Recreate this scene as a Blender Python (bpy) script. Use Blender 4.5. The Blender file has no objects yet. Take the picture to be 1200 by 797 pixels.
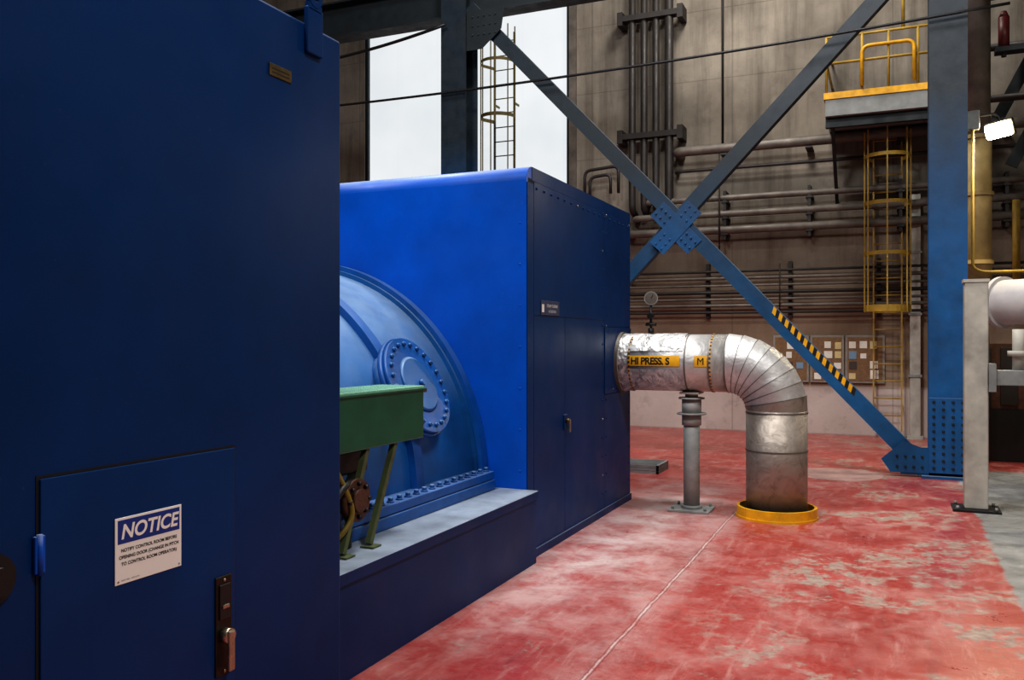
import bpy, bmesh, math, random
from mathutils import Vector, Matrix
random.seed(4)
S=bpy.context.scene
def lin(c):
    r=[]
    for v in c:
        v=v/255.0
        r.append(v/12.92 if v<=0.04045 else ((v+0.055)/1.055)**2.4)
    return tuple(r)+(1.0,)
# ---------------------------------------------------------------- materials
class NT:
    def __init__(s,name):
        s.m=bpy.data.materials.new(name); s.m.use_nodes=True
        s.t=s.m.node_tree; s.n=s.t.nodes; s.l=s.t.links
        s.b=s.n['Principled BSDF']
        s.tc=s.n.new('ShaderNodeTexCoord').outputs['Object']
    def link(s,a,b): s.l.new(a,b)
    def noise(s,scale,detail=5,rough=.55,vec=None,dist=0):
        n=s.n.new('ShaderNodeTexNoise'); n.inputs['Scale'].default_value=scale
        n.inputs['Detail'].default_value=detail; n.inputs['Roughness'].default_value=rough
        n.inputs['Distortion'].default_value=dist
        s.link(vec or s.tc,n.inputs['Vector']); return n.outputs['Fac']
    def mapping(s,sc):
        n=s.n.new('ShaderNodeMapping'); n.inputs['Scale'].default_value=sc
        s.link(s.tc,n.inputs['Vector']); return n.outputs[0]
    def rng(s,v,a,b,c=0,d=1):
        n=s.n.new('ShaderNodeMapRange'); n.clamp=True
        s.link(v,n.inputs[0])
        for i,x in enumerate((a,b,c,d)): n.inputs[i+1].default_value=x
        return n.outputs[0]
    def math(s,op,a,b=None,c=None):
        n=s.n.new('ShaderNodeMath'); n.operation=op
        for i,x in enumerate((a,b,c)):
            if x is None: continue
            if isinstance(x,(int,float)): n.inputs[i].default_value=x
            else: s.link(x,n.inputs[i])
        return n.outputs[0]
    def mix(s,f,a,b,mode='MIX'):
        n=s.n.new('ShaderNodeMix'); n.data_type='RGBA'; n.blend_type=mode
        if isinstance(f,(int,float)): n.inputs[0].default_value=f
        else: s.link(f,n.inputs[0])
        for i,x in ((6,a),(7,b)):
            if isinstance(x,tuple): n.inputs[i].default_value=x
            else: s.link(x,n.inputs[i])
        return n.outputs[2]
    def xyz(s,v=None):
        n=s.n.new('ShaderNodeSeparateXYZ'); s.link(v or s.tc,n.inputs[0]); return n.outputs
    def bump(s,h,strength=.3,dist=.02):
        n=s.n.new('ShaderNodeBump'); n.inputs['Strength'].default_value=strength
        n.inputs['Distance'].default_value=dist
        s.link(h,n.inputs['Height']); s.link(n.outputs[0],s.b.inputs['Normal'])
def mul(c,k): return tuple(min(1,x*k) for x in c[:3])+(1.0,)
def M(name,col,rough=.5,metal=0,var=.25,scale=3,bump=0,bscale=25,dust=0,dustcol=(170,175,180),shadez=None,spec=.5,scuff=.25):
    k=NT(name); c=lin(col)
    f=k.rng(k.noise(scale,6,.6),.3,.7)
    out=k.mix(f,mul(c,1-var),mul(c,1+var))
    if shadez:
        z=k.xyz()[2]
        out=k.mix(k.rng(z,shadez[0],shadez[1],0,.96),out,lin((24,32,36)))  # dimmer light up high, painted into the colour as darkening with height
    if dust:
        g=k.n.new('ShaderNodeNewGeometry')
        nz=k.xyz(g.outputs['Normal'])[2]
        d=k.rng(nz,.35,1.0,0,dust)
        d=k.math('MULTIPLY',d,k.rng(k.noise(5,6,.7),.25,.6,.55,1))
        out=k.mix(d,out,lin(dustcol))
        sp=k.rng(k.noise(60,3,.7),.66,.74,0,scuff)
        out=k.mix(sp,out,lin(dustcol))
    k.link(out,k.b.inputs['Base Color'])
    k.b.inputs['Metallic'].default_value=metal
    k.b.inputs['Specular IOR Level'].default_value=spec
    rr=k.rng(k.noise(scale*2.3,4),.3,.7,max(.05,rough-.08),min(1,rough+.1))
    k.link(rr,k.b.inputs['Roughness'])
    if bump: k.bump(k.noise(bscale,4),bump,.01)
    return k.m
def EM(name,col,st):
    k=NT(name)
    k.b.inputs['Base Color'].default_value=lin(col)
    k.b.inputs['Emission Color'].default_value=lin(col)
    k.b.inputs['Emission Strength'].default_value=st
    return k.m
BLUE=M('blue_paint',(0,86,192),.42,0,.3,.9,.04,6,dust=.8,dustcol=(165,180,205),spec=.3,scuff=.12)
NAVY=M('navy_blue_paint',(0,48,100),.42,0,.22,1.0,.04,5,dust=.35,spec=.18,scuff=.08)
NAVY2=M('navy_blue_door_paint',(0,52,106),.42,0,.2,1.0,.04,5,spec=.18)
TURB=M('turbine_blue_paint',(18,84,146),.36,0,.42,1.6,.08,8,dust=.85,dustcol=(140,165,190))
TURB2=M('turbine_flange_blue',(6,78,150),.4,0,.25,4,.05,20,dust=.4,dustcol=(140,165,195))
DECK=M('dusty_deck_steel',(140,152,168),.6,0,.35,3,.15,30)
SEAM=M('dark_seam',(1,10,26),.6)
STEELB=M('structural_blue_paint',(4,78,124),.5,0,.3,3,.1,20,dust=.5,shadez=(1.2,3.9),scuff=.1)
STEELC=M('column_blue_paint',(4,78,130),.5,0,.3,3,.1,20,dust=.5,shadez=(2.4,4.5),scuff=.1)
STEELD=M('dark_structural_paint',(18,27,32),.6,0,.3,3,.1,20)
GREEN=M('green_paint',(8,82,58),.45,0,.15,4,.05,20,dust=.3,dustcol=(130,170,140),scuff=.05)
GREENT=M('green_perforated_cover',(135,190,165),.6,0,.25,60)
OLIVE=M('olive_painted_steel',(78,88,55),.6,0,.3,10)
BLACK=M('black_iron',(16,16,18),.5,0,.2,8)
RUST=M('rusty_bronze',(80,52,38),.6,.2,.4,14,.3,40)
YEL=M('yellow_safety_paint',(222,165,20),.5,0,.25,8,.05,20)
YELD=M('aged_yellow_paint',(165,134,50),.6,0,.3,6,.05,20)
DARKYEL=M('dark_yellow_paint',(96,84,46),.7,0,.3,6,.05,20)  # darker yellow for the ladder in front of the window
OCHRE=M('ochre_pipe_paint',(152,132,88),.6,0,.35,3,.05,20)
DKYEL=M('yellow_hose_rubber',(130,110,30),.5)
GREY=M('grey_paint',(128,130,128),.55,0,.25,5,.1,20,dust=.3)
PALE=M('pale_grey_paint',(168,164,154),.6,0,.3,4,.1,20)
STAND=M('stand_grey_paint',(150,152,150),.6,0,.25,5,.1,20)
WHITEINS=M('white_pipe_insulation',(185,181,180),.6,0,.12,4,.15,10)
PIPEB=M('brown_grey_wall_pipe',(104,97,90),.5,.2,.35,4)
PIPED=M('dark_wall_pipe',(46,42,40),.55,.2,.3,4)
WHITE=M('white_enamel',(240,240,234),.5,0,.03)
SBLUE=M('sign_blue',(6,52,135),.5,0,.03)
INK=M('printing_ink_black',(10,10,10),.6,0,.03)
BRASS=M('brass_plate',(100,84,52),.4,.6,.3,30)
CHROME=M('worn_nickel',(165,158,140),.3,.9,.2,20)
BRONZE=M('dark_bronze_plate',(44,36,30),.4,.6,.3,20)
CORK=M('cork_board',(126,98,70),.8,0,.25,30)
WOOD=M('aluminium_board_frame',(140,134,124),.5,0,.2,10)
PAPERS=[M('paper_white',(225,222,210),.8,0,.1,6),M('paper_cream',(206,190,140),.8,0,.1,6),M('paper_blue',(120,150,175),.8,0,.1,6),M('paper_dark',(70,62,58),.8,0,.1,6)]
RED=M('red_paint',(84,18,18),.5,0,.2)
CONC=M('pale_concrete',(165,132,124),.6,0,.3,3,.1,20)
CEIL=M('dark_ceiling_metal',(50,48,45),.8)
LAMPG=EM('lamp_glow',(255,232,185),60)
k=NT('translucent_daylight_panel')
f=k.rng(k.noise(.5,3),.3,.7)
c=k.mix(f,lin((218,224,228)),lin((236,239,241)))
x=k.xyz()
fr=k.math('FRACT',k.math('MULTIPLY',x[0],1.05)); ln=k.rng(fr,0,.03,.97,1)
k.b.inputs['Base Color'].default_value=(.1,.1,.1,1)
k.link(c,k.b.inputs['Emission Color']); k.link(k.math('MULTIPLY',ln,.86),k.b.inputs['Emission Strength'])
WIN=k.m
def alu(name,col,rough,dirt,metal=.7,bs=.22,bsc=4):
    k=NT(name)
    n1=k.noise(3,6,.6); n2=k.noise(9,6,.7,dist=.6)
    c=k.mix(k.rng(n1,.35,.7),mul(lin(col),.75),lin(col))
    c=k.mix(k.rng(n2,.5,.75,0,dirt),c,lin((96,80,66)))
    k.link(c,k.b.inputs['Base Color']); k.b.inputs['Metallic'].default_value=metal
    k.link(k.rng(n2,.3,.7,rough-.06,rough+.12),k.b.inputs['Roughness'])
    k.bump(k.noise(bsc,3,.5,dist=.8),bs,.04)
    return k.m
ALU=alu('aluminium_cladding',(212,211,210),.48,.3,.7,.35,5)
ALUC=alu('crinkled_aluminium_foil',(212,211,210),.46,.35,.7,.6,9)
ALUD=alu('stained_aluminium_cladding',(170,160,150),.5,.65,.7,.35,5)
ALUB=alu('aluminium_strap',(130,124,118),.5,.5)
# floor
k=NT('worn_red_painted_concrete')
X,Y,Z=k.xyz()
n1=k.noise(1.1,9,.66,dist=.2); n2=k.noise(2.6,12,.74,dist=.3); n3=k.noise(16,6,.7); n4=k.noise(.45,4,.5); n5=k.noise(5,14,.85)
n6=k.noise(28,8,.85); sc=k.noise(1,10,.75,vec=k.mapping((9,1.6,1)),dist=.4)
red=k.mix(k.rng(n1,.3,.7),lin((142,46,42)),lin((176,66,60)))
red=k.mix(k.rng(n3,.45,.7,0,.35),red,lin((190,108,100)))
red=k.mix(k.rng(n6,.52,.66,0,.5),red,lin((148,112,104)))
red=k.mix(k.rng(sc,.54,.68,0,.5),red,lin((196,156,150)))
red=k.mix(k.rng(sc,.46,.34,0,.45),red,lin((112,34,34)))
dustf=k.math('MULTIPLY',k.rng(n2,.46,.66,0,.65),k.rng(n4,.36,.62,.3,1))
red=k.mix(dustf,red,lin((192,152,146)))
crk=k.math('ABSOLUTE',k.math('ADD',X,k.math('ADD',1.335,k.math('MULTIPLY',k.math('SUBTRACT',n2,.5),.05))))
near=k.math('MULTIPLY',k.rng(crk,0,.22,.55,0),k.rng(n5,.42,.6,.05,1))
near=k.math('MULTIPLY',near,k.rng(Y,8.2,8.6,1,0))
red=k.mix(near,red,lin((200,176,172)))
tz=k.math('MULTIPLY',k.rng(k.math('ABSOLUTE',k.math('ADD',X,2.0)),.1,.85,1,0),k.rng(k.math('ABSOLUTE',k.math('SUBTRACT',Y,7.2)),1.2,3.4,1,0))
tz=k.math('MULTIPLY',tz,k.rng(n2,.36,.58,.15,.85))
red=k.mix(tz,red,lin((202,184,182)))
grey=k.mix(k.rng(n2,.35,.65),lin((112,112,110)),lin((158,157,154)))
grey=k.mix(k.rng(n6,.5,.7,0,.4),grey,lin((84,82,80)))
patch=k.math('MULTIPLY',k.rng(n1,.50,.54),k.rng(n5,.475,.52))
patch=k.math('MULTIPLY',patch,k.rng(X,-1.3,-.5,0,.95))
pa2=k.math('MULTIPLY',k.rng(n5,.57,.60,0,.8),k.rng(n4,.36,.5))
patch=k.math('MAXIMUM',patch,pa2)
col=k.mix(patch,red,k.mix(k.rng(n3,.35,.65),lin((128,112,102)),lin((170,154,142))))
hair=k.math('MULTIPLY',k.rng(crk,.002,.007,.7,0),k.rng(Y,8.2,8.3,1,0))
hair=k.math('MULTIPLY',hair,k.rng(n5,.38,.52,.1,1))
col=k.mix(hair,col,lin((215,200,196)))
h2=k.rng(k.math('ABSOLUTE',k.math('ADD',crk,-.012)),.002,.005,.45,0)
col=k.mix(k.math('MULTIPLY',h2,k.rng(Y,8.2,8.3,1,0)),col,lin((80,36,34)))
gz=k.math('MULTIPLY',k.rng(k.math('ADD',X,k.math('MULTIPLY',k.math('SUBTRACT',n2,.5),.25)),.69,.72),k.rng(Y,12.0,12.05,1,0))
col=k.mix(gz,col,grey)
k.link(col,k.b.inputs['Base Color'])
k.link(k.math('ADD',k.rng(n2,.35,.65,.26,.46),k.math('MULTIPLY',patch,.3)),k.b.inputs['Roughness'])
k.bump(n3,.06,.01)
FLOOR=k.m
# back wall concrete
k=NT('stained_board_formed_concrete')
X,Y,Z=k.xyz()
n1=k.noise(.7,7,.6); st=k.noise(1,6,.65,vec=k.mapping((4,4,.3))); n3=k.noise(9,6,.7)
c=k.mix(k.rng(n1,.3,.7),lin((102,96,88)),lin((150,142,130)))
c=k.mix(k.rng(st,.47,.72,0,.55),c,lin((58,52,46)))
tan=k.mix(k.rng(n1,.3,.7),lin((128,104,84)),lin((162,140,118)))
zz=k.math('ADD',Z,k.math('MULTIPLY',k.math('SUBTRACT',n1,.5),.8))
c=k.mix(k.rng(zz,2.2,3.8,.75,0),c,tan)
low=k.mix(k.rng(n1,.3,.7),lin((178,164,156)),lin((202,190,184)))
c=k.mix(k.rng(Z,.78,.84,1,0),c,low)
c=k.mix(k.rng(k.noise(2.5,7,.7),.55,.75,0,.4),c,lin((76,66,58)))
fz=k.math('FRACT',k.math('MULTIPLY',Z,1/1.25)); lz=k.rng(fz,0,.02,.4,0)
fx=k.math('FRACT',k.math('MULTIPLY',X,1/2.6)); lx=k.rng(fx,0,.012,.4,0)
c=k.mix(k.math('MAXIMUM',lz,lx),c,lin((46,41,36)))
k.link(c,k.b.inputs['Base Color']); k.b.inputs['Roughness'].default_value=.95
k.b.inputs['Specular IOR Level'].default_value=.2
k.bump(n3,.3,.02)
WALL=k.m
# ---------------------------------------------------------------- mesh builder
class O:
    def __init__(s,name):
        s.name=name; s.bm=bmesh.new(); s.mats=[]
    def mi(s,m):
        if m not in s.mats: s.mats.append(m)
        return s.mats.index(m)
    def faces(s,vs,fs,m,smooth=False):
        i=s.mi(m); bv=[s.bm.verts.new(v) for v in vs]; out=[]
        for f in fs:
            try:
                q=s.bm.faces.new([bv[j] for j in f]); q.material_index=i; q.smooth=smooth; out.append(q)
            except ValueError: pass
        return bv,out
    def box(s,x0,x1,y0,y1,z0,z1,m,bev=0,seg=2,mtx=None):
        vs=[Vector((x,y,z)) for x in (x0,x1) for y in (y0,y1) for z in (z0,z1)]
        if mtx: vs=[mtx@v for v in vs]
        fs=[(0,1,3,2),(4,6,7,5),(0,4,5,1),(2,3,7,6),(0,2,6,4),(1,5,7,3)]
        bv,fa=s.faces(vs,fs,m)
        if bev:
            ed=set(e for f in fa for e in f.edges)
            r=bmesh.ops.bevel(s.bm,geom=list(ed),offset=bev,segments=seg,affect='EDGES',profile=.5)
            for f in r['faces']: f.material_index=s.mi(m)
        return bv
    def beam(s,p0,p1,w,t,m,off=(0,0),yax=(0,1,0),bev=0):
        p0=Vector(p0);p1=Vector(p1); d=(p1-p0); L=d.length; d.normalize()
        y=Vector(yax); y=(y-d*y.dot(d)).normalized(); w_=d.cross(y)
        mt=Matrix.Translation(p0)@Matrix((( d.x,y.x,w_.x,0),(d.y,y.y,w_.y,0),(d.z,y.z,w_.z,0),(0,0,0,1)))
        s.box(0,L,-t/2+off[1],t/2+off[1],-w/2+off[0],w/2+off[0],m,bev,1,mt)
        return mt
    def cyl(s,p0,p1,r,m,r1=None,seg=24,caps=True):
        p0=Vector(p0);p1=Vector(p1); r1=r if r1 is None else r1
        d=(p1-p0).normalized(); a=d.orthogonal().normalized(); b=d.cross(a)
        vs=[];
        for p,rr in ((p0,r),(p1,r1)):
            for i in range(seg):
                t=2*math.pi*i/seg; vs.append(p+(a*math.cos(t)+b*math.sin(t))*rr)
        bv,_=s.faces(vs,[(i,(i+1)%seg,seg+(i+1)%seg,seg+i) for i in range(seg)],m,True)
        if caps:
            for base in (0,seg):
                f=s.bm.faces.new([bv[base+i] for i in range(seg)]); f.material_index=s.mi(m)
    def ring(s,c,ax,ri,ro,h,m,seg=48):
        c=Vector(c);d=Vector(ax).normalized(); a=d.orthogonal().normalized(); b=d.cross(a)
        vs=[]
        for (rr,hh) in ((ri,0),(ro,0),(ro,h),(ri,h)):
            for i in range(seg):
                t=2*math.pi*i/seg; vs.append(c+d*hh+(a*math.cos(t)+b*math.sin(t))*rr)
        fs=[]
        for q in range(4):
            n=(q+1)%4
            fs+=[(q*seg+i,q*seg+(i+1)%seg,n*seg+(i+1)%seg,n*seg+i) for i in range(seg)]
        s.faces(vs,fs,m,False)
    def sweep(s,pts,r,m,seg=12,caps=True):
        pts=[Vector(p) for p in pts]; n=len(pts); vs=[]; a=None
        for i,p in enumerate(pts):
            t=((pts[i]-pts[i-1]).normalized() if i else Vector())+((pts[i+1]-pts[i]).normalized() if i<n-1 else Vector())
            t.normalize()
            a=t.orthogonal().normalized() if a is None else (a-t*a.dot(t)).normalized()
            b=t.cross(a)
            for j in range(seg):
                q=2*math.pi*j/seg; vs.append(p+(a*math.cos(q)+b*math.sin(q))*r)
        fs=[(i*seg+j,i*seg+(j+1)%seg,(i+1)*seg+(j+1)%seg,(i+1)*seg+j) for i in range(n-1) for j in range(seg)]
        bv,_=s.faces(vs,fs,m,True)
        if caps:
            for base in (0,(n-1)*seg):
                f=s.bm.faces.new([bv[base+i] for i in range(seg)]); f.material_index=s.mi(m)
    def pipe(s,pts,r,m,bend=.15,seg=12):
        P=[Vector(p) for p in pts]; out=[P[0]]
        for i in range(1,len(P)-1):
            a=(P[i-1]-P[i]);b=(P[i+1]-P[i]); k=min(bend,a.length*.49,b.length*.49)
            p1=P[i]+a.normalized()*k; p2=P[i]+b.normalized()*k
            for t in range(7):
                t/=6; out.append(p1*(1-t)**2+P[i]*2*t*(1-t)+p2*t*t)
        out.append(P[-1]); s.sweep(out,r,m,seg)
    def bolt(s,p,ax,r,h,m):
        p=Vector(p);ax=Vector(ax).normalized(); s.cyl(p,p+ax*h,r,m,r*.75,seg=8)
    def text(s,txt,size,fn,m,align='CENTER',shear=0,bold=0,spacing=1,cell=None):
        cu=bpy.data.curves.new('t','FONT'); cu.body=txt; cu.size=size; cu.align_x=align; cu.shear=shear
        cu.offset=bold; cu.space_character=spacing
        ob=bpy.data.objects.new('t',cu); S.collection.objects.link(ob)
        bpy.context.view_layer.update()
        me=ob.evaluated_get(bpy.context.evaluated_depsgraph_get()).to_mesh()
        vs=[fn(v.co.x,v.co.y) for v in me.vertices]; fs=[tuple(p.vertices) for p in me.polygons]
        s.faces(vs,fs,m)
        bpy.data.objects.remove(ob)
    def done(s):
        bmesh.ops.recalc_face_normals(s.bm,faces=s.bm.faces[:])
        me=bpy.data.meshes.new(s.name); s.bm.to_mesh(me); s.bm.free()
        for m in s.mats: me.materials.append(m)
        ob=bpy.data.objects.new(s.name,me); S.collection.objects.link(ob); return ob
# ---------------------------------------------------------------- room shell
WY=15.6
o=O('floor'); o.box(-13,5,-8,16,-.2,0,FLOOR); o.done()
o=O('ceiling'); o.box(-13,5,-8,16,11,11.2,CEIL); o.done()
o=O('wall_back')
o.box(-13,-10.27,WY,WY+.4,0,11,WALL); o.box(-5.64,5,WY,WY+.4,0,11,WALL)
o.box(-10.27,-5.64,WY,WY+.4,0,2.6,WALL); o.box(-10.27,-5.64,WY,WY+.4,9.4,11,WALL)
o.box(-5.64,-5.5,WY-.06,WY,0,11,PIPEB)
o.done()
o=O('wall_left'); o.box(-13.3,-13,-8,16,0,11,WALL); o.done()
o=O('wall_right'); o.box(5,5.3,-8,16,0,11,WALL); o.done()
o=O('wall_front'); o.box(-13,5,-8.3,-8,0,11,WALL); o.done()
o=O('window_1'); o.box(-10.27,-5.64,WY+.1,WY+.14,2.6,9.4,WIN)
o.box(-10.27,-10.2,WY+.02,WY+.1,2.6,9.4,STEELD);o.box(-5.71,-5.64,WY+.02,WY+.1,2.6,9.4,STEELD)
o.done()
# ---------------------------------------------------------------- front cabinet
CX=-2.30; CT=2.96; CE=3.30
o=O('machine_control_cabinet')
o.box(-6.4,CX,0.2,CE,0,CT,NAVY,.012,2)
d0,d1,dz0,dz1=1.773,2.595,.12,1.19
o.box(CX-.001,CX+.003,d0-.010,d1+.010,dz0-.010,dz1+.010,SEAM)
o.box(CX-.001,CX+.010,d0,d1,dz0,dz1,NAVY2,.003,2)
for z in (.97,.32):
    o.box(CX+.002,CX+.016,d0-.022,d0+.012,z-.055,z+.055,BLUE,.003)
    o.cyl((CX+.014,d0-.006,z-.06),(CX+.014,d0-.006,z+.06),.009,BLUE,seg=12)
o.box(CX+.008,CX+.018,2.485,2.57,.35,.72,BRONZE,.004)
o.box(CX+.018,CX+.024,2.50,2.555,.56,.69,BLACK,.003)
o.box(CX+.018,CX+.03,2.51,2.545,.60,.615,CHROME,.003)
o.cyl((CX+.018,2.527,.50),(CX+.05,2.527,.50),.028,CHROME,seg=20)
o.box(CX+.045,CX+.058,2.512,2.544,.37,.52,CHROME,.006,3)
for z in (.365,.705): o.bolt((CX+.018,2.5275,z),(1,0,0),.007,.004,CHROME)
for y in (.9,3.085):
    o.box(CX-.002,CX+.02,y-.055,y+.055,2.83,3.03,NAVY,.006)
    o.box(CX-.002,CX+.02,y-.045,y+.045,3.02,3.05,NAVY)
    o.ring((CX-.002,y,3.08),(1,0,0),.022,.046,.024,NAVY,24)
o.box(CX,CX+.006,2.80,2.94,2.67,2.72,BRASS,.002)
for i in range(2): o.box(CX+.006,CX+.0065,2.815,2.925,2.682+.016*i,2.688+.016*i,INK)
o.cyl((CX,1.62,.93),(CX+.05,1.62,.93),.04,BLACK,seg=24); o.cyl((CX,1.62,.93),(CX+.012,1.62,.93),.075,BLACK,seg=24)
o.done()
o=O('notice_sign')
y0,y1,z0,z1=2.178-.142,2.178+.142,.9155-.108,.9155+.108; sx=CX+.0105
o.box(sx,sx+.003,y0,y1,z0,z1,WHITE,.001,1)
o.box(sx+.003,sx+.0035,y0+.01,y1-.01,z1-.085,z1-.008,SBLUE)
def TX(y,z,x=sx+.0042): return lambda a,b:(x,y+a,z+b)
o.text('NOTICE',.066,TX(2.178,z1-.069),WHITE,bold=.0018,shear=.2,spacing=1.0)
for i,t in enumerate(['NOTIFY CONTROL ROOM BEFORE','OPENING DOOR (CHANGE IN PITCH','TO CONTROL ROOM OPERATOR)']):
    o.text(t,.0152,TX(2.178,z1-.112-.022*i),INK,bold=.0003)
o.text('SAFETY FIRST   KEEP CLEAR',.006,TX(y0+.06,z0+.01),INK)
for yy in (y0+.012,y1-.012):
    for zz in (z0+.01,): o.bolt((sx+.003,yy,zz),(1,0,0),.004,.002,CHROME)
o.done()
# ---------------------------------------------------------------- plinth
o=O('machine_base_plinth')
o.box(-6.36,-2.34,CE+.002,5.765,0,.50,NAVY)
o.box(-6.37,-2.325,CE+.002,5.765,.50,.52,DECK,.004,1)
o.box(-2.345,-2.325,CE+.002,5.765,.46,.503,NAVY)
o.box(-2.342,-2.323,CE+.002,5.763,.503,.516,NAVY)
o.done()
# ---------------------------------------------------------------- turbine casing
CXT,CZT,R=-4.35,.6,1.56
o=O('turbine_casing')
def half(y0,y1,r0,r1,m,zc=CZT,seg=96):
    vs=[]
    for y,r in ((y0,r0),(y1,r1)):
        for i in range(seg+1):
            t=math.pi*i/seg; vs.append((CXT+r*math.cos(t),y,zc+r*math.sin(t)))
    n=seg+1
    o.faces(vs,[(i,i+1,n+i+1,n+i) for i in range(seg)],m,True)
def halfring(y0,y1,ri,ro,m):
    half(y0,y1,ro,ro,m); half(y0,y0+.0001,ri,ro,m); half(y1-.0001,y1,ro,ri,m)
half(CE+.02,5.76,1.50,R,TURB)
half(CE+.02,CE+.021,.02,1.50,TURB)
halfring(5.68,5.765,1.5,1.625,TURB2)
halfring(5.655,5.68,1.5,1.59,TURB)
halfring(4.80,4.90,1.45,1.585,TURB2)
for sgn in (1,-1):
    xa=CXT+sgn*1.50; xb=CXT+sgn*1.72
    o.box(min(xa,xb),max(xa,xb),CE+.05,5.70,.522,.59,TURB2,.006)
    o.box(min(xa,xb),max(xa,xb)-(.01),CE+.05,5.70,.595,.65,TURB2,.006)
    y=CE+.15
    while y<5.66:
        xx=CXT+sgn*1.665
        o.cyl((xx,y,.65),(xx,y,.66),.022,TURB2,seg=16); o.cyl((xx,y,.66),(xx,y,.68),.016,TURB,seg=6); y+=.10
a=math.asin((1.26-CZT)/1.55); n=Vector((math.cos(a),0,math.sin(a)))
c=Vector((CXT,4.96,CZT))+n*1.50
o.cyl(c,c+n*.10,.30,TURB,seg=64)
o.cyl(c+n*.10,c+n*.135,.345,TURB2,seg=64)
o.cyl(c+n*.135,c+n*.165,.335,TURB2,seg=64)
o.cyl(c+n*.165,c+n*.18,.20,TURB,r1=.18,seg=48)
t1=Vector((0,1,0)); t2=n.cross(t1)
for i in range(24):
    q=2*math.pi*i/24; p=c+(t1*math.cos(q)+t2*math.sin(q))*.29
    o.cyl(p+n*.165,p+n*.183,.015,TURB,seg=6); o.cyl(p+n*.183,p+n*.19,.009,TURB,seg=8)
o.cyl(c+n*.18,c+n*.21,.022,TURB,seg=16)
o.box(c.x+.18,c.x+.19,4.93,4.99,c.z+.02,c.z+.05,BRASS,mtx=None)
o.done()
# ---------------------------------------------------------------- enclosure
EX,EY0,EY1,EZ=-2.42,5.77,8.46,2.87
o=O('turbine_enclosure')
bv=o.box(-6.28,EX,EY0,EY1,0.0,EZ,BLUE)
o.bm.edges.ensure_lookup_table()
ed=[e for e in o.bm.edges if all(abs(v.co.y-EY0)<1e-4 and abs(v.co.z-EZ)<1e-4 for v in e.verts)]
r=bmesh.ops.bevel(o.bm,geom=ed,offset=.11,segments=8,affect='EDGES',profile=.5)
for f in r['faces']: f.smooth=True
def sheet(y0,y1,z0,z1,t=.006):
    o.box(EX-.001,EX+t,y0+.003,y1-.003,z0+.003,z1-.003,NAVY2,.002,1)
o.box(EX-.001,EX+.0015,EY0+.03,EY1-.005,.06,EZ-.09,SEAM)
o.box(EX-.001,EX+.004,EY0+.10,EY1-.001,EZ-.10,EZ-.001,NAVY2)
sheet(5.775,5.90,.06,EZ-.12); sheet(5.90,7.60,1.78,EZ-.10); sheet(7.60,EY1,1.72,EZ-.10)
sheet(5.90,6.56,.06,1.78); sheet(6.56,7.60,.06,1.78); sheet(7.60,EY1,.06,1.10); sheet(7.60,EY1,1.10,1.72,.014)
for y in (7.55,7.66,8.41):
    z=.2
    while z<2.75: o.bolt((EX+.006,y,z),(1,0,0),.010,.006,CHROME if random.random()<.12 else NAVY2); z+=.17
for z in (1.68,1.14,2.72):
    y=5.95 if z>2 else 7.70
    while y<8.4: o.bolt((EX+.008,y,z),(1,0,0),.010,.01,NAVY2 if random.random()<.85 else CHROME); y+=.15
o.box(EX+.004,EX+.016,6.52,6.60,.88,1.0,NAVY,.003); o.cyl((EX+.01,6.56,.95),(EX+.05,6.56,.95),.018,BRASS,seg=16)
o.box(EX+.04,EX+.055,6.545,6.575,.86,.96,CHROME,.004)
o.box(EX-.001,EX+.02,EY0+.02,EY1,.0,.06,NAVY)
o.box(EX+.006,EX+.012,6.03,6.42,1.79,1.90,M('name_plate_alu',(85,95,130),.4,.6,.2,20),.002)
def T2(y,z): return lambda a,b:(EX+.0128,y+a,z+b)
o.text('STEAM TURBINE',.032,T2(6.26,1.85),WHITE); o.text('H.P. SECTION',.026,T2(6.26,1.81),WHITE)
o.box(EX+.012,EX+.0125,6.045,6.09,1.81,1.87,WHITE)
z=.65
while z<2.6: o.bolt((EX-.05,EY0,z),(0,-1,0),.007,.004,BLUE); z+=.3
for y in (6.4,7.6): o.cyl((EX-.1,y,EZ),(EX-.1,y,EZ+.03),.02,NAVY,seg=8)
o.done()
# ---------------------------------------------------------------- green tray box
o=O('green_drain_box')
gx0,gx1,gy0,gy1,gz0,gz1=-2.80,-2.50,3.36,4.42,1.03,1.335
o.box(gx0,gx1,gy0,gy1,gz0,gz1-.012,GREEN,.01)
o.box(gx0-.012,gx1+.012,gy0-.01,gy1+.012,gz1-.025,gz1-.012,GREEN,.003)
o.box(gx0,gx1,gy0,gy1,gz1-.012,gz1,GREENT,.003)
for i in range(40):
    for j in range(11):
        o.cyl((gx0+.02+j*.026,gy0+.02+i*.026,gz1),(gx0+.02+j*.026,gy0+.02+i*.026,gz1+.001),.006,GREEN,seg=6)
for (ya,yb) in ((4.14,3.84),(3.86,3.60)):
    for x in (-2.52,-2.74):
        o.beam((x,ya,gz0),(x+.03,yb,.535),.03,.006,OLIVE,yax=(1,0,0)); o.beam((x,ya,gz0),(x+.03,yb,.535),.006,.03,OLIVE,off=(.013,-.013),yax=(1,0,0))
        o.box(x-.01,x+.07,yb-.04,yb+.04,.522,.53,OLIVE)
o.done()
o=O('drain_valve')
o.cyl((-2.66,3.74,.525),(-2.66,3.74,.60),.10,BLACK,seg=24)
o.cyl((-2.66,3.74,.60),(-2.66,3.74,1.028),.045,BLACK,seg=20)
o.cyl((-2.75,3.74,.78),(-2.52,3.74,.78),.075,BLACK,seg=24)
o.cyl((-2.54,3.74,.78),(-2.50,3.74,.78),.11,RUST,seg=32)
o.cyl((-2.50,3.74,.78),(-2.48,3.74,.78),.06,RUST,seg=24)
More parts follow.
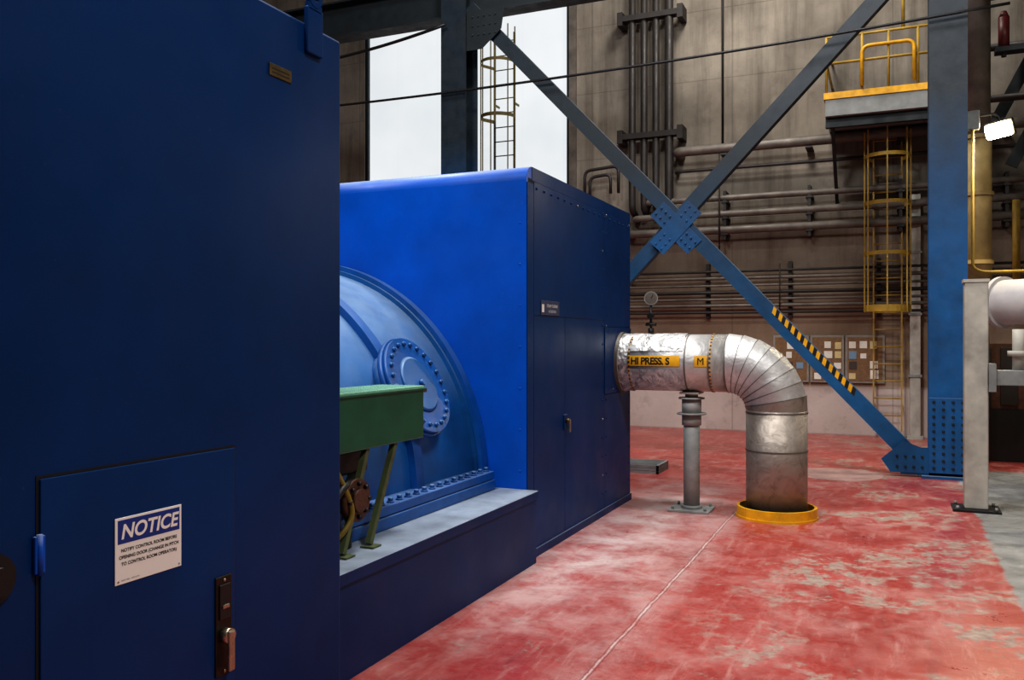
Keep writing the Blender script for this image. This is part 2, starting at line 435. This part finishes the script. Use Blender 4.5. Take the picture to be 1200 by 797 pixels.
for i in range(8):
    q=2*math.pi*i/8; o.bolt((-2.50,3.74+.085*math.cos(q),.78+.085*math.sin(q)),(1,0,0),.013,.02,BLACK)
o.pipe([(-2.6,3.55,.56),(-2.5,3.58,.62),(-2.48,3.68,.72),(-2.52,3.62,.9),(-2.6,3.6,1.028)],.014,DKYEL,.1,10)
o.pipe([(-2.56,3.48,.53),(-2.53,3.5,.75),(-2.5,3.6,.86),(-2.6,3.9,.90),(-2.7,3.95,1.028)],.02,BLACK,.1,10)
o.cyl((-2.6,3.52,.525),(-2.6,3.52,.66),.06,BRASS,seg=20)
o.box(-2.75,-2.58,3.4,3.95,.9,1.02,BLACK,.01)
o.done()
# ---------------------------------------------------------------- steam pipe
PX,PY,PZ,PR,BR=-.96,8.15,1.385,.268,.42
o=O('steam_pipe')
hx=PX-BR; hz=PZ-BR
o.cyl((EX+.02,PY,PZ),(hx,PY,PZ),PR,ALU,seg=64)
o.cyl((PX,PY,hz),(PX,PY,.0),PR,ALUD,seg=64)
N=8
for g in range(N):
    vs=[]
    for e in (0,1):
        t=(g+e)*math.pi/2/N; cc=Vector((hx+BR*math.sin(t),PY,hz+BR*math.cos(t)))
        rad=Vector((math.sin(t),0,math.cos(t))); rr=PR+(.006 if e==0 else 0)
        for i in range(64):
            q=2*math.pi*i/64; vs.append(cc+rad*rr*math.cos(q)+Vector((0,1,0))*rr*math.sin(q))
    o.faces(vs,[(i,(i+1)%64,64+(i+1)%64,64+i) for i in range(64)],ALU if g<7 else ALUD,True)
    t=g*math.pi/2/N; cc=Vector((hx+BR*math.sin(t),PY,hz+BR*math.cos(t)))
    tan=Vector((math.cos(t),0,-math.sin(t)))
    o.ring(cc-tan*.003,tan,PR-.01,PR+.008,.006,ALUB,64)
for x in (-2.37,-1.75,-1.53,): o.ring((x,PY,PZ),(1,0,0),PR-.01,PR+.005,.014,ALUB,64)
for z in (.94,.60,): o.ring((PX,PY,z),(0,0,1),PR-.01,PR+.005,.012,ALUB,64)
o.ring((EX+.015,PY,PZ),(1,0,0),PR-.02,PR+.025,.03,ALUB,64)
def wrap(x,phi,r): return (x,PY-r*math.cos(phi),PZ+r*math.sin(phi))
def patch(x0,x1,p0,p1,m,r,nx=6,np=10,jit=0):
    vs=[];
    for i in range(nx+1):
        for j in range(np+1):
            vs.append(wrap(x0+(x1-x0)*i/nx,p0+(p1-p0)*j/np,r+random.uniform(0,jit)))
    w=np+1
    o.faces(vs,[(i*w+j,i*w+j+1,(i+1)*w+j+1,(i+1)*w+j) for i in range(nx) for j in range(np)],m,jit==0)
patch(-2.40,-2.28,-2.6,2.6,ALUC,PR+.003,4,40,.008)
patch(-2.28,-1.76,.42,1.9,ALUC,PR+.003,14,12,.010)
patch(-2.28,-1.76,-1.2,-.2,ALUC,PR+.003,12,10,.006)
patch(-2.255,-1.785,-.10,.26,YEL,PR+.0065,1,10)
patch(-1.65,-1.535,-.10,.26,YEL,PR+.0065,1,10)
def WT(x,ph): return lambda a,b: wrap(x+a,ph+b/PR,PR+.0105)
o.text('HI PRESS. S',.086,WT(-2.245,-.035),INK,align='LEFT',bold=.0022,spacing=.91)
o.text('M',.088,WT(-1.592,-.035),INK,bold=.0)
for x in (-2.265,-1.51):
    for i in range(40):
        p=-1.5+3.0*i/40; patch(x-.008,x+.008,p,p+.045,YEL if i%2 else RUST,PR+.009,1,1)
o.done()
o=O('pipe_floor_collar')
o.ring((PX,PY,0),(0,0,1),PR+.002,.36,.02,YEL,64); o.ring((PX,PY,0),(0,0,1),.325,.35,.10,YEL,64); o.ring((PX,PY,.02),(0,0,1),PR+.002,.325,.03,BLACK,64)
o.done()
o=O('pipe_support_stand')
sx,sy=-1.73,8.15
o.box(sx-.19,sx+.19,sy-.17,sy+.17,0,.022,STAND,.004)
o.cyl((sx,sy,.02),(sx,sy,.92),.075,STAND,seg=32)
o.cyl((sx,sy,.02),(sx,sy,.05),.095,STAND,seg=32)
o.cyl((sx,sy,.90),(sx,sy,.915),.135,STAND,seg=32)
o.cyl((sx,sy,.80),(sx,sy,.90),.09,STAND,seg=32)
o.cyl((sx,sy,.915),(sx,sy,1.045),.09,STAND,seg=32)
o.cyl((sx,sy,1.045),(sx,sy,1.06),.12,STAND,seg=32)
o.cyl((sx,sy,1.06),(sx,sy,1.12),.06,PALE,seg=24)
o.box(sx-.09,sx+.09,sy-.12,sy+.12,1.095,1.115,PALE,.003)
for dx in (-.15,.15):
    for dy in (-.13,.13): o.cyl((sx+dx,sy+dy,.022),(sx+dx,sy+dy,.05),.014,GREY,seg=6)
o.done()
o=O('pressure_gauge')
gx=-2.12
o.cyl((gx,PY,PZ+PR-.01),(gx,PY,PZ+PR+.06),.028,BLACK,seg=16); o.cyl((gx,PY,PZ+PR),(gx,PY,1.95),.012,BLACK,seg=12)
o.cyl((gx-.05,PY,1.75),(gx+.05,PY,1.75),.018,BLACK,seg=12); o.cyl((gx,PY-.04,1.83),(gx,PY+.02,1.83),.03,BLACK,seg=12)
gd=Vector((.25,-1,0)).normalized(); gc=Vector((gx,PY,2.0))
o.cyl(gc-gd*.02,gc+gd*.025,.066,GREY,seg=32); o.cyl(gc+gd*.025,gc+gd*.027,.056,PIPEB,seg=32)
o.beam(gc+gd*.029,gc+gd*.029+Vector((.02,0,.035)),.005,.002,INK)
o.done()
# ---------------------------------------------------------------- steel frame
FY=11.34
def hcol(name,x):
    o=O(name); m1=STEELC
    w=.20
    o.box(x-w,x+w,FY-.20,FY-.175,0,11,m1); o.box(x-w,x+w,FY+.175,FY+.20,0,11,m1)
    o.box(x-.012,x+.012,FY-.18,FY+.18,0,11,m1)
    o.box(x-.28,x+.28,FY-.28,FY+.28,0,.03,m1)
    o.box(x-w-.005,x+w+.005,FY-.222,FY-.20,.06,.93,m1,.003)
    for dx in (-.15,-.05,.05,.15):
        z=.12
        while z<.9: o.bolt((x+dx,FY-.222,z),(0,-1,0),.018,.014,STEELD); z+=.085
    o.box(x-w-.3,x+w,FY-.2,FY-.18,.03,.35,m1) if x>-1 else o.box(x-w,x+w+.3,FY-.2,FY-.18,.03,.35,m1)
    return o
o=hcol('steel_column',.59); o.done()
o=hcol('steel_column',-5.82); o.done()
o=O('cross_brace')
A0,A1=Vector((.35,FY-.15,-.02+.1)),Vector((-5.6,FY-.15,6.4))
B0,B1=Vector((-5.75,FY-.1,-.25+.1)),Vector((.4,FY-.1,6.28))
C=Vector((-2.58,FY-.15,3.06))
def member(q0,q1,m):
    o.beam(q0,q1,.19,.016,m); o.beam(q0,q1,.016,.12,m,off=(-.09,.06))
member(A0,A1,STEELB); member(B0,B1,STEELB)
dA=(A1-A0).normalized(); dB=(B1-B0).normalized()
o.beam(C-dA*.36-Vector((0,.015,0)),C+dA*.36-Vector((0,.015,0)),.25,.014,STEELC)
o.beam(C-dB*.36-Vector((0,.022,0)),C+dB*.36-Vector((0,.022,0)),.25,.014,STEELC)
for d in (dA,dB):
    nrm=Vector((-d.z,0,d.x))
    for kk in range(-4,5):
        for sg in (-1,1):
            if abs(kk)<2: continue
            p=C+d*kk*.08+nrm*sg*.05; p.y=FY-.15-.026; o.bolt(p,(0,-1,0),.017,.014,STEELC)
t0=(A0.x+.434)/(A0.x-A1.x); t1=(A0.x+1.386)/(A0.x-A1.x)
K=26
for i in range(K):
    a=A0.lerp(A1,t0+(t1-t0)*i/K); b=A0.lerp(A1,t0+(t1-t0)*(i+1)/K)
    nrm=Vector((-dA.z,0,dA.x)); y=Vector((0,-.012,0)); sgn=-1 if nrm.z<0 else 1
    lo,hi=.02,.093; sh=dA*.045
    vs=[a+nrm*sgn*lo+y,b+nrm*sgn*lo+y,b+nrm*sgn*hi+y+sh,a+nrm*sgn*hi+y+sh]
    o.faces(vs,[(0,1,2,3)],YEL if i%2 else INK)
o.faces([(-5.6,FY-.21,6.32),(-5.0,FY-.21,6.32),(-5.05,FY-.21,6.0),(-5.35,FY-.21,5.75),(-5.6,FY-.21,5.75)],[(0,1,2,3,4)],STEELD)
for i in range(5):
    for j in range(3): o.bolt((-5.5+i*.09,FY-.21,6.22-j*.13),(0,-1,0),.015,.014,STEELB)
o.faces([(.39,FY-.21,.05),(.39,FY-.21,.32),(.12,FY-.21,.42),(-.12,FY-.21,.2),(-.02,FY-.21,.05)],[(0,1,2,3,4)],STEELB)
for i in range(4): o.bolt((.05+i*.09,FY-.21,.12),(0,-1,0),.016,.014,STEELD); o.bolt((.05+i*.09,FY-.21,.24),(0,-1,0),.016,.014,STEELD)
o.done()
o=O('overhead_steel_beam')
o.box(-13,5,FY-.15,FY+.15,6.30,6.33,STEELD); o.box(-13,5,FY-.15,FY+.15,6.82,6.85,STEELD); o.box(-13,5,FY-.01,FY+.01,6.33,6.82,STEELD)
o.box(-10.0,-9.6,FY-.2,FY+.2,0,6.3,STEELD)
o.done()
# ---------------------------------------------------------------- wall pipe runs
o=O('wall_conduit_risers')
PYW=15.34
for x in (-4.34,-4.12,-3.90,-3.66):
    o.pipe([(x,PYW,10.9),(x,PYW,4.0+.1*(x+4)),(x+.0,PYW+.2,3.9)],.062 if x!=-3.66 else .075,PIPED,.1,12)
for z in (5.3,7.45,9.3):
    o.box(-4.55,-3.45,PYW-.09,PYW+.1,z-.05,z+.05,PIPED); o.box(-4.6,-4.5,PYW-.1,WY,z-.12,z+.12,PIPED); o.box(-3.5,-3.4,PYW-.1,WY,z-.12,z+.12,PIPED)
o.pipe([(-5.25,PYW,4.2),(-5.25,PYW,4.75),(-4.6,PYW,4.8),(-4.6,PYW,4.3)],.03,PIPED,.12,8)
o.pipe([(-5.15,PYW,4.2),(-5.15,PYW,4.62),(-4.75,PYW,4.66),(-4.75,PYW,4.3)],.03,PIPED,.12,8)
o.cyl((-2.75,WY-.05,11),(-2.75,WY-.05,4.9),.02,PIPED,seg=8)
o.done()
o=O('wall_pipe_run')
def hp(z,x0,r,m,y=PYW): o.pipe([(x0,WY-.02,z-.0),(x0,y,z),(4.9,y,z)],r,m,.12,14)
hp(4.93,-3.5,.085,PIPEB,15.25)
hp(4.60,-3.55,.03,PIPED); hp(4.08,-4.1,.055,PIPEB); hp(3.80,-4.3,.06,PIPEB); hp(3.52,-4.4,.07,PIPEB)
for i,z in enumerate((2.80,2.68,2.55,2.43,2.31,2.20,2.08)): hp(z,-4.3-.1*i,.03 if i%2 else .022,PIPEB if i%3 else PIPED,15.42)
for x in (-3.0,-1.6,-.2,1.3):
    o.box(x-.03,x+.03,WY-.12,WY,1.98,2.95,PIPED)
    o.box(x+.3,x+.35,15.30,WY,3.35,4.2,PIPED)
    for z in (3.46,3.74,4.02,4.84): o.box(x+.27,x+.38,15.2 if z>4.5 else 15.28,WY,z-.03,z,PIPED)
o.cyl((-2.75,15.22,4.9),(-2.75,15.22,3.0),.014,PIPED,seg=8); o.cyl((-1.75,15.3,2.9),(-1.75,15.3,2.0),.012,PIPED,seg=8)
o.done()
o=O('bulletin_board')
for (x0,x1,mm) in ((-1.89,-1.30,CORK),(-1.28,-.74,CORK),(-.72,-.11,CORK)):
    o.box(x0,x1,WY-.05,WY-.001,.88,1.68,WOOD,.005); o.box(x0+.035,x1-.035,WY-.055,WY-.045,.915,1.645,mm)
    for i in range(3):
        for j in range(4):
            if random.random()<.25: continue
            w=random.uniform(.09,.14); h=w*random.uniform(.8,1.2)
            x=x0+.05+i*.165+random.uniform(0,.02); z=.935+j*.17+random.uniform(0,.02)
            o.box(x,min(x+w,x1-.045),WY-.06,WY-.055,z,z+h,random.choice(PAPERS[:1]*3+PAPERS[1:]))
o.done()
o=O('wall_utility_post'); o.box(.26,.42,15.42,WY-.001,0,3.96,PALE,.01); o.box(.22,.46,15.38,WY-.001,0,.05,PALE); 
for z in (1,2,3): o.box(.24,.44,15.40,WY-.001,z,z+.04,GREY)
o.done()
def ladder(name,xc,yw,z0,z1,cz0,cz1,m1,m2,zsplit,hoops,w=.21):
    o=O(name); yl=yw-.22
    for sg in (-1,1):
        for a,b,m in ((z0,min(zsplit,z1),m2),(min(zsplit,z1),z1,m1)):
            if b>a: o.box(xc+sg*w-.012,xc+sg*w+.012,yl-.03,yl+.03,a,b,m)
        z=z0+.4
        while z<z1: o.box(xc+sg*w-.01,xc+sg*w+.01,yl,yw,z,z+.04,m1 if z>zsplit else m2); z+=1.4
    z=z0+.25
    while z<z1: o.cyl((xc-w,yl,z),(xc+w,yl,z),.011,m1 if z>zsplit else m2,seg=8); z+=.28
    rad=.34
    def arc(t): return Vector((xc+rad*math.cos(t),yl-.28-.36*math.sin(t)+.0,0))
    for z,hh in hoops:
        vs=[];pts=[Vector((xc+w,yl,0))]+[arc(math.pi*i/16) for i in range(17)]+[Vector((xc-w,yl,0))]
        for p in pts: vs+= [(p.x,p.y,z),(p.x,p.y,z+hh)]
        o.faces(vs,[(2*i,2*i+2,2*i+3,2*i+1) for i in range(len(pts)-1)],m1)
    for i in (0,3,8,13,16):
        p=arc(math.pi*i/16); o.box(p.x-.011,p.x+.011,p.y-.004,p.y+.004,cz0,cz1,m1)
    o.done()
ladder('caged_ladder',-.07,WY-.002,.12,4.97,2.05,4.95,YELD,YELD,2.0,[(2.05,.11),(2.95,.06),(3.75,.06),(4.5,.06)])
ladder('caged_ladder',-6.95,WY+.09,3.0,7.6,3.2,7.6,DARKYEL,PIPED,5.9,[(3.6,.06),(4.7,.06),(5.85,.07),(6.9,.06)])
o=O('access_platform')
px0,px1,py0,py1,pz0,pz1=-.95,1.2,14.2,WY-.002,5.0,5.36
o.box(px0,px1,py0,py1,pz0+.05,pz1,GREY,.005); o.box(px0-.02,px1,py0-.02,py0,pz1-.05,pz1+.05,YEL); o.box(px0-.02,px0,py0,py1,pz1-.05,pz1+.05,YEL)
o.box(px0,px1,py0+.1,py0+.2,pz0-.1,pz0+.05,STEELD); o.box(px0,px1,py1-.3,py1-.2,pz0-.1,pz0+.05,STEELD)
for x in (px0+.02,-.42,-.05,.35,.8):
    o.cyl((x,py0,pz1),(x,py0,pz1+.9),.02,YELD,seg=10)
for z in (pz1+.9,pz1+.5):
    o.cyl((px0+.02,py0,z),(px1,py0,z),.02,YELD,seg=10); o.cyl((px0+.02,py0,z),(px0+.02,py1,z),.02,YELD,seg=10)
o.pipe([(-.42,py0-.03,pz1+.1),(-.42,py0-.03,pz1+.7),(.3,py0-.03,pz1+.7),(.3,py0-.03,pz1+.1)],.028,YEL,.12,10)
o.beam((px0+.1,py0+.15,pz0-.05),(px0+.1,WY,pz0-1.1),.08,.05,STEELD,yax=(1,0,0)); o.beam((1.0,py0+.15,pz0-.05),(1.0,WY,pz0-1.1),.08,.05,STEELD,yax=(1,0,0))
o.cyl((.15,py0+.05,pz1+.9),(.15,py0+.05,pz1+2.1),.025,YELD,seg=10); o.cyl((.15,py0+.05,pz1+1.5),(1.2,py0+.05,pz1+1.5),.025,YELD,seg=10)
o.done()
# ---------------------------------------------------------------- right side pipework
o=O('yellow_vertical_pipe')
yx,yy=1.03,13.0
o.cyl((yx,yy,2.35),(yx,yy,4.3),.175,OCHRE,seg=40); o.cyl((yx,yy,4.3),(yx,yy,10.9),.16,PIPEB,seg=40)
for z in (2.6,3.5,4.25): o.ring((yx,yy,z),(0,0,1),.17,.20,.05,OCHRE,40)
o.pipe([(yx,yy,2.4),(yx,yy,1.9),(yx+.02,yy-.1,1.6),(yx+.02,yy-.1,0)],.12,PIPEB,.2,20)
o.done()
o=O('insulated_steam_line')
o.pipe([(1.02,11.2,2.02),(1.32,10.9,2.02),(1.9,10.9,2.02),(3.2,10.9,2.02)],.25,WHITEINS,.3,40)
for x in (1.42,2.2): o.ring((x,10.9,2.02),(1,0,0),.24,.265,.03,ALUB,40)
o.ring((1.12,11.1,2.02),(1,-1,0),.24,.29,.05,WHITEINS,40)
o.pipe([(1.45,10.9,1.8),(1.45,10.9,1.45),(1.45,10.9,0)],.06,GREY,.1,14)
o.done()
o=O('grey_support_post')
gx,gy=.72,9.23
o.box(gx-.10,gx+.10,gy-.09,gy+.09,.02,2.16,PALE,.012,2); o.box(gx-.2,gx+.2,gy-.18,gy+.18,0,.02,BLACK); o.box(gx-.11,gx+.11,gy-.10,gy+.10,2.14,2.17,PALE)
o.box(gx+.1,2.6,gy-.10,gy+.10,1.18,1.32,GREY,.006); o.box(gx+.1,gx+.16,gy-.12,gy+.12,1.12,1.38,GREY)
o.pipe([(gx+.35,gy,1.32),(gx+.35,gy,1.7)],.05,PALE,.05,14); o.cyl((gx+.35,gy,1.45),(gx+.35,gy,1.5),.09,PALE,seg=20)
for dx in (-.16,.16):
    for dy in (-.14,.14): o.cyl((gx+dx,gy+dy,.02),(gx+dx,gy+dy,.05),.014,GREY,seg=6)
o.box(2.4,2.6,gy-.1,gy+.1,0,1.18,PALE)
o.done()
# floodlight: rectangular housing, hooded, glowing lens, tilted down
o=O('flood_lamp')
fp=Vector((1.17,11.80,4.11)); fd=Vector((-.3,-.85,-.35)).normalized(); fs=fd.cross(Vector((0,0,1))).normalized(); fu=fs.cross(fd)
mt=Matrix.Translation(fp)@Matrix(((fs.x,fd.x,fu.x,0),(fs.y,fd.y,fu.y,0),(fs.z,fd.z,fu.z,0),(0,0,0,1)))@Matrix.Rotation(.12,4,'Y')
o.box(-.11,.11,-.16,-.05,-.07,.07,BLACK,.02,2,mt)
o.box(-.16,.16,-.06,.0,-.105,.105,BLACK,.015,2,mt)
o.box(-.145,.145,0,.05,-.09,.09,LAMPG,.035,4,mt)
o.pipe([tuple(fp-fd*.12),(fp.x,fp.y+.12,fp.z+.22),(.93,fp.y+.1,fp.z+.20),(.88,fp.y-.25,fp.z+.12)],.022,BLACK,.08,10)
o.pipe([(.87,11.56,4.2),(.87,11.56,2.45),(.98,11.56,2.4),(2.6,11.56,2.4)],.018,YELD,.12,10)
o.box(.80,.94,11.5,11.60,4.08,4.3,GREY,.01)
o.done()
o=O('red_cylinder')  # small red cylinder, use not known
o.cyl((1.3,12.6,5.3),(1.3,12.6,5.7),.065,RED,seg=24); o.cyl((1.3,12.6,5.7),(1.3,12.6,5.78),.065,RED,r1=.03,seg=24)
o.beam((1.2,12.6,5.28),(2.6,12.6,5.28),.06,.2,STEELD)
o.cyl((1.3,12.6,5.2),(1.3,12.6,5.3),.03,BLACK)
o.done()
o=O('right_bay_pipework')
for (x,y,r,m) in ((1.75,13.4,.07,PIPED),(2.0,13.4,.09,PIPEB),(1.62,14.2,.05,YELD),(1.55,11.2,.05,PALE)):
    o.cyl((x,y,2.1 if r<.06 else 0),(x,y,10.9 if r>.06 else 3.6),r,m,seg=16)
for z in (4.9,5.6,6.3): o.cyl((.8,13.5,z),(4.9,13.5,z),.05,PIPED,seg=12)
o.beam((1.1,13.9,4.2),(2.6,13.9,7.2),.16,.04,STEELD); o.beam((1.5,13.7,4.0),(3.0,13.7,7.0),.16,.04,STEELD)
o.box(.9,2.8,13.0,13.8,.7,1.55,RUST); o.box(.9,2.8,13.0,13.8,0,.7,BLACK)
for i in range(6): o.box(1.0+i*.3,1.2+i*.3,12.97,13.0,.75,1.5,PIPED,.005)
o.done()
def cable(name,pts,r=.014):
    o=O(name); o.sweep(pts,r,BLACK,8); o.done()
def sag(a,b,s,n=20):
    a=Vector(a);b=Vector(b); return [a.lerp(b,i/n)-Vector((0,0,s*4*(i/n)*(1-i/n))) for i in range(n+1)]
cable('overhead_cable',sag((-9.8,11.1,5.25),(1.2,11.05,5.35),.12),.018)
cable('overhead_cable',sag((-9.8,11.05,5.9),(-5.9,11.05,6.15),.12),.024)
cable('overhead_cable',sag((-8.2,15.3,9.3),(-8.0,15.3,3.5),0),.012)
o=O('floor_hatch_cover'); o.cyl((-.59,11.0,0),(-.59,11.0,.004),.5,CONC,seg=48); o.done()
o=O('floor_grating_stack')
for i in range(3):
    z=.0+i*.035
    for j in range(9): o.box(-3.1,-2.55,10.15+j*.06,10.17+j*.06,z,z+.03,GREY)
    o.box(-3.1,-3.07,10.15,10.65,z,z+.032,GREY); o.box(-2.58,-2.55,10.15,10.65,z,z+.032,GREY)
o.done()
# ---------------------------------------------------------------- lights
def lamp(name,loc,target,size,en,col=(1,.96,.9)):
    l=bpy.data.lights.new(name,'AREA'); l.shape='DISK'; l.size=size; l.energy=en; l.color=col
    ob=bpy.data.objects.new(name,l); ob.location=loc
    ob.rotation_euler=(Vector(target)-Vector(loc)).to_track_quat('-Z','Y').to_euler(); S.collection.objects.link(ob)
lamp('overhead_or_added_lamp',(-3.9,1.0,9.5),(-4.0,6,1.0),2.0,500,(1,1,1))
lamp('overhead_or_added_lamp',(-1.9,7.5,10),(-1.0,7.8,0),2.0,600,(1,.98,.96))
lamp('overhead_or_added_lamp',(3.0,2.0,8.5),(-1.2,6.0,.5),1.6,340,(1,.99,.97))  # unseen lamp added to brighten sign, pipe and right-facing sides
lamp('overhead_or_added_lamp',(-2.0,12.4,10.4),(-2.3,15.6,4.5),1.6,300,(1,.94,.87))  # unseen lamp added to lift the upper back wall
l=bpy.data.lights.new('flood_lamp_light','SPOT'); l.energy=150; l.color=(1,.82,.55); l.spot_size=2.9; l.shadow_soft_size=.12
ob=bpy.data.objects.new('flood_lamp_light',l); ob.location=(1.12,11.64,4.04); ob.rotation_euler=Vector((0,-.6,-.8)).to_track_quat('-Z','Y').to_euler(); S.collection.objects.link(ob)
w=bpy.data.worlds.new('World'); S.world=w; w.use_nodes=True
w.node_tree.nodes['Background'].inputs[0].default_value=(.8,.85,.9,1); w.node_tree.nodes['Background'].inputs[1].default_value=.5
# ---------------------------------------------------------------- camera
cd=bpy.data.cameras.new('camera'); cd.sensor_width=36; cd.lens=1015/1200*36; cd.clip_start=.05
cam=bpy.data.objects.new('camera',cd); cam.location=(0,0,1.6); cam.rotation_euler=(math.radians(90),0,math.radians(23.7))
S.collection.objects.link(cam); S.camera=cam
S.view_settings.view_transform='Standard'; S.view_settings.exposure=0
for lk in ('Medium High Contrast','None'):
    try:
        S.view_settings.look=lk; print('LOOK',lk); break
    except Exception as e: print(e)
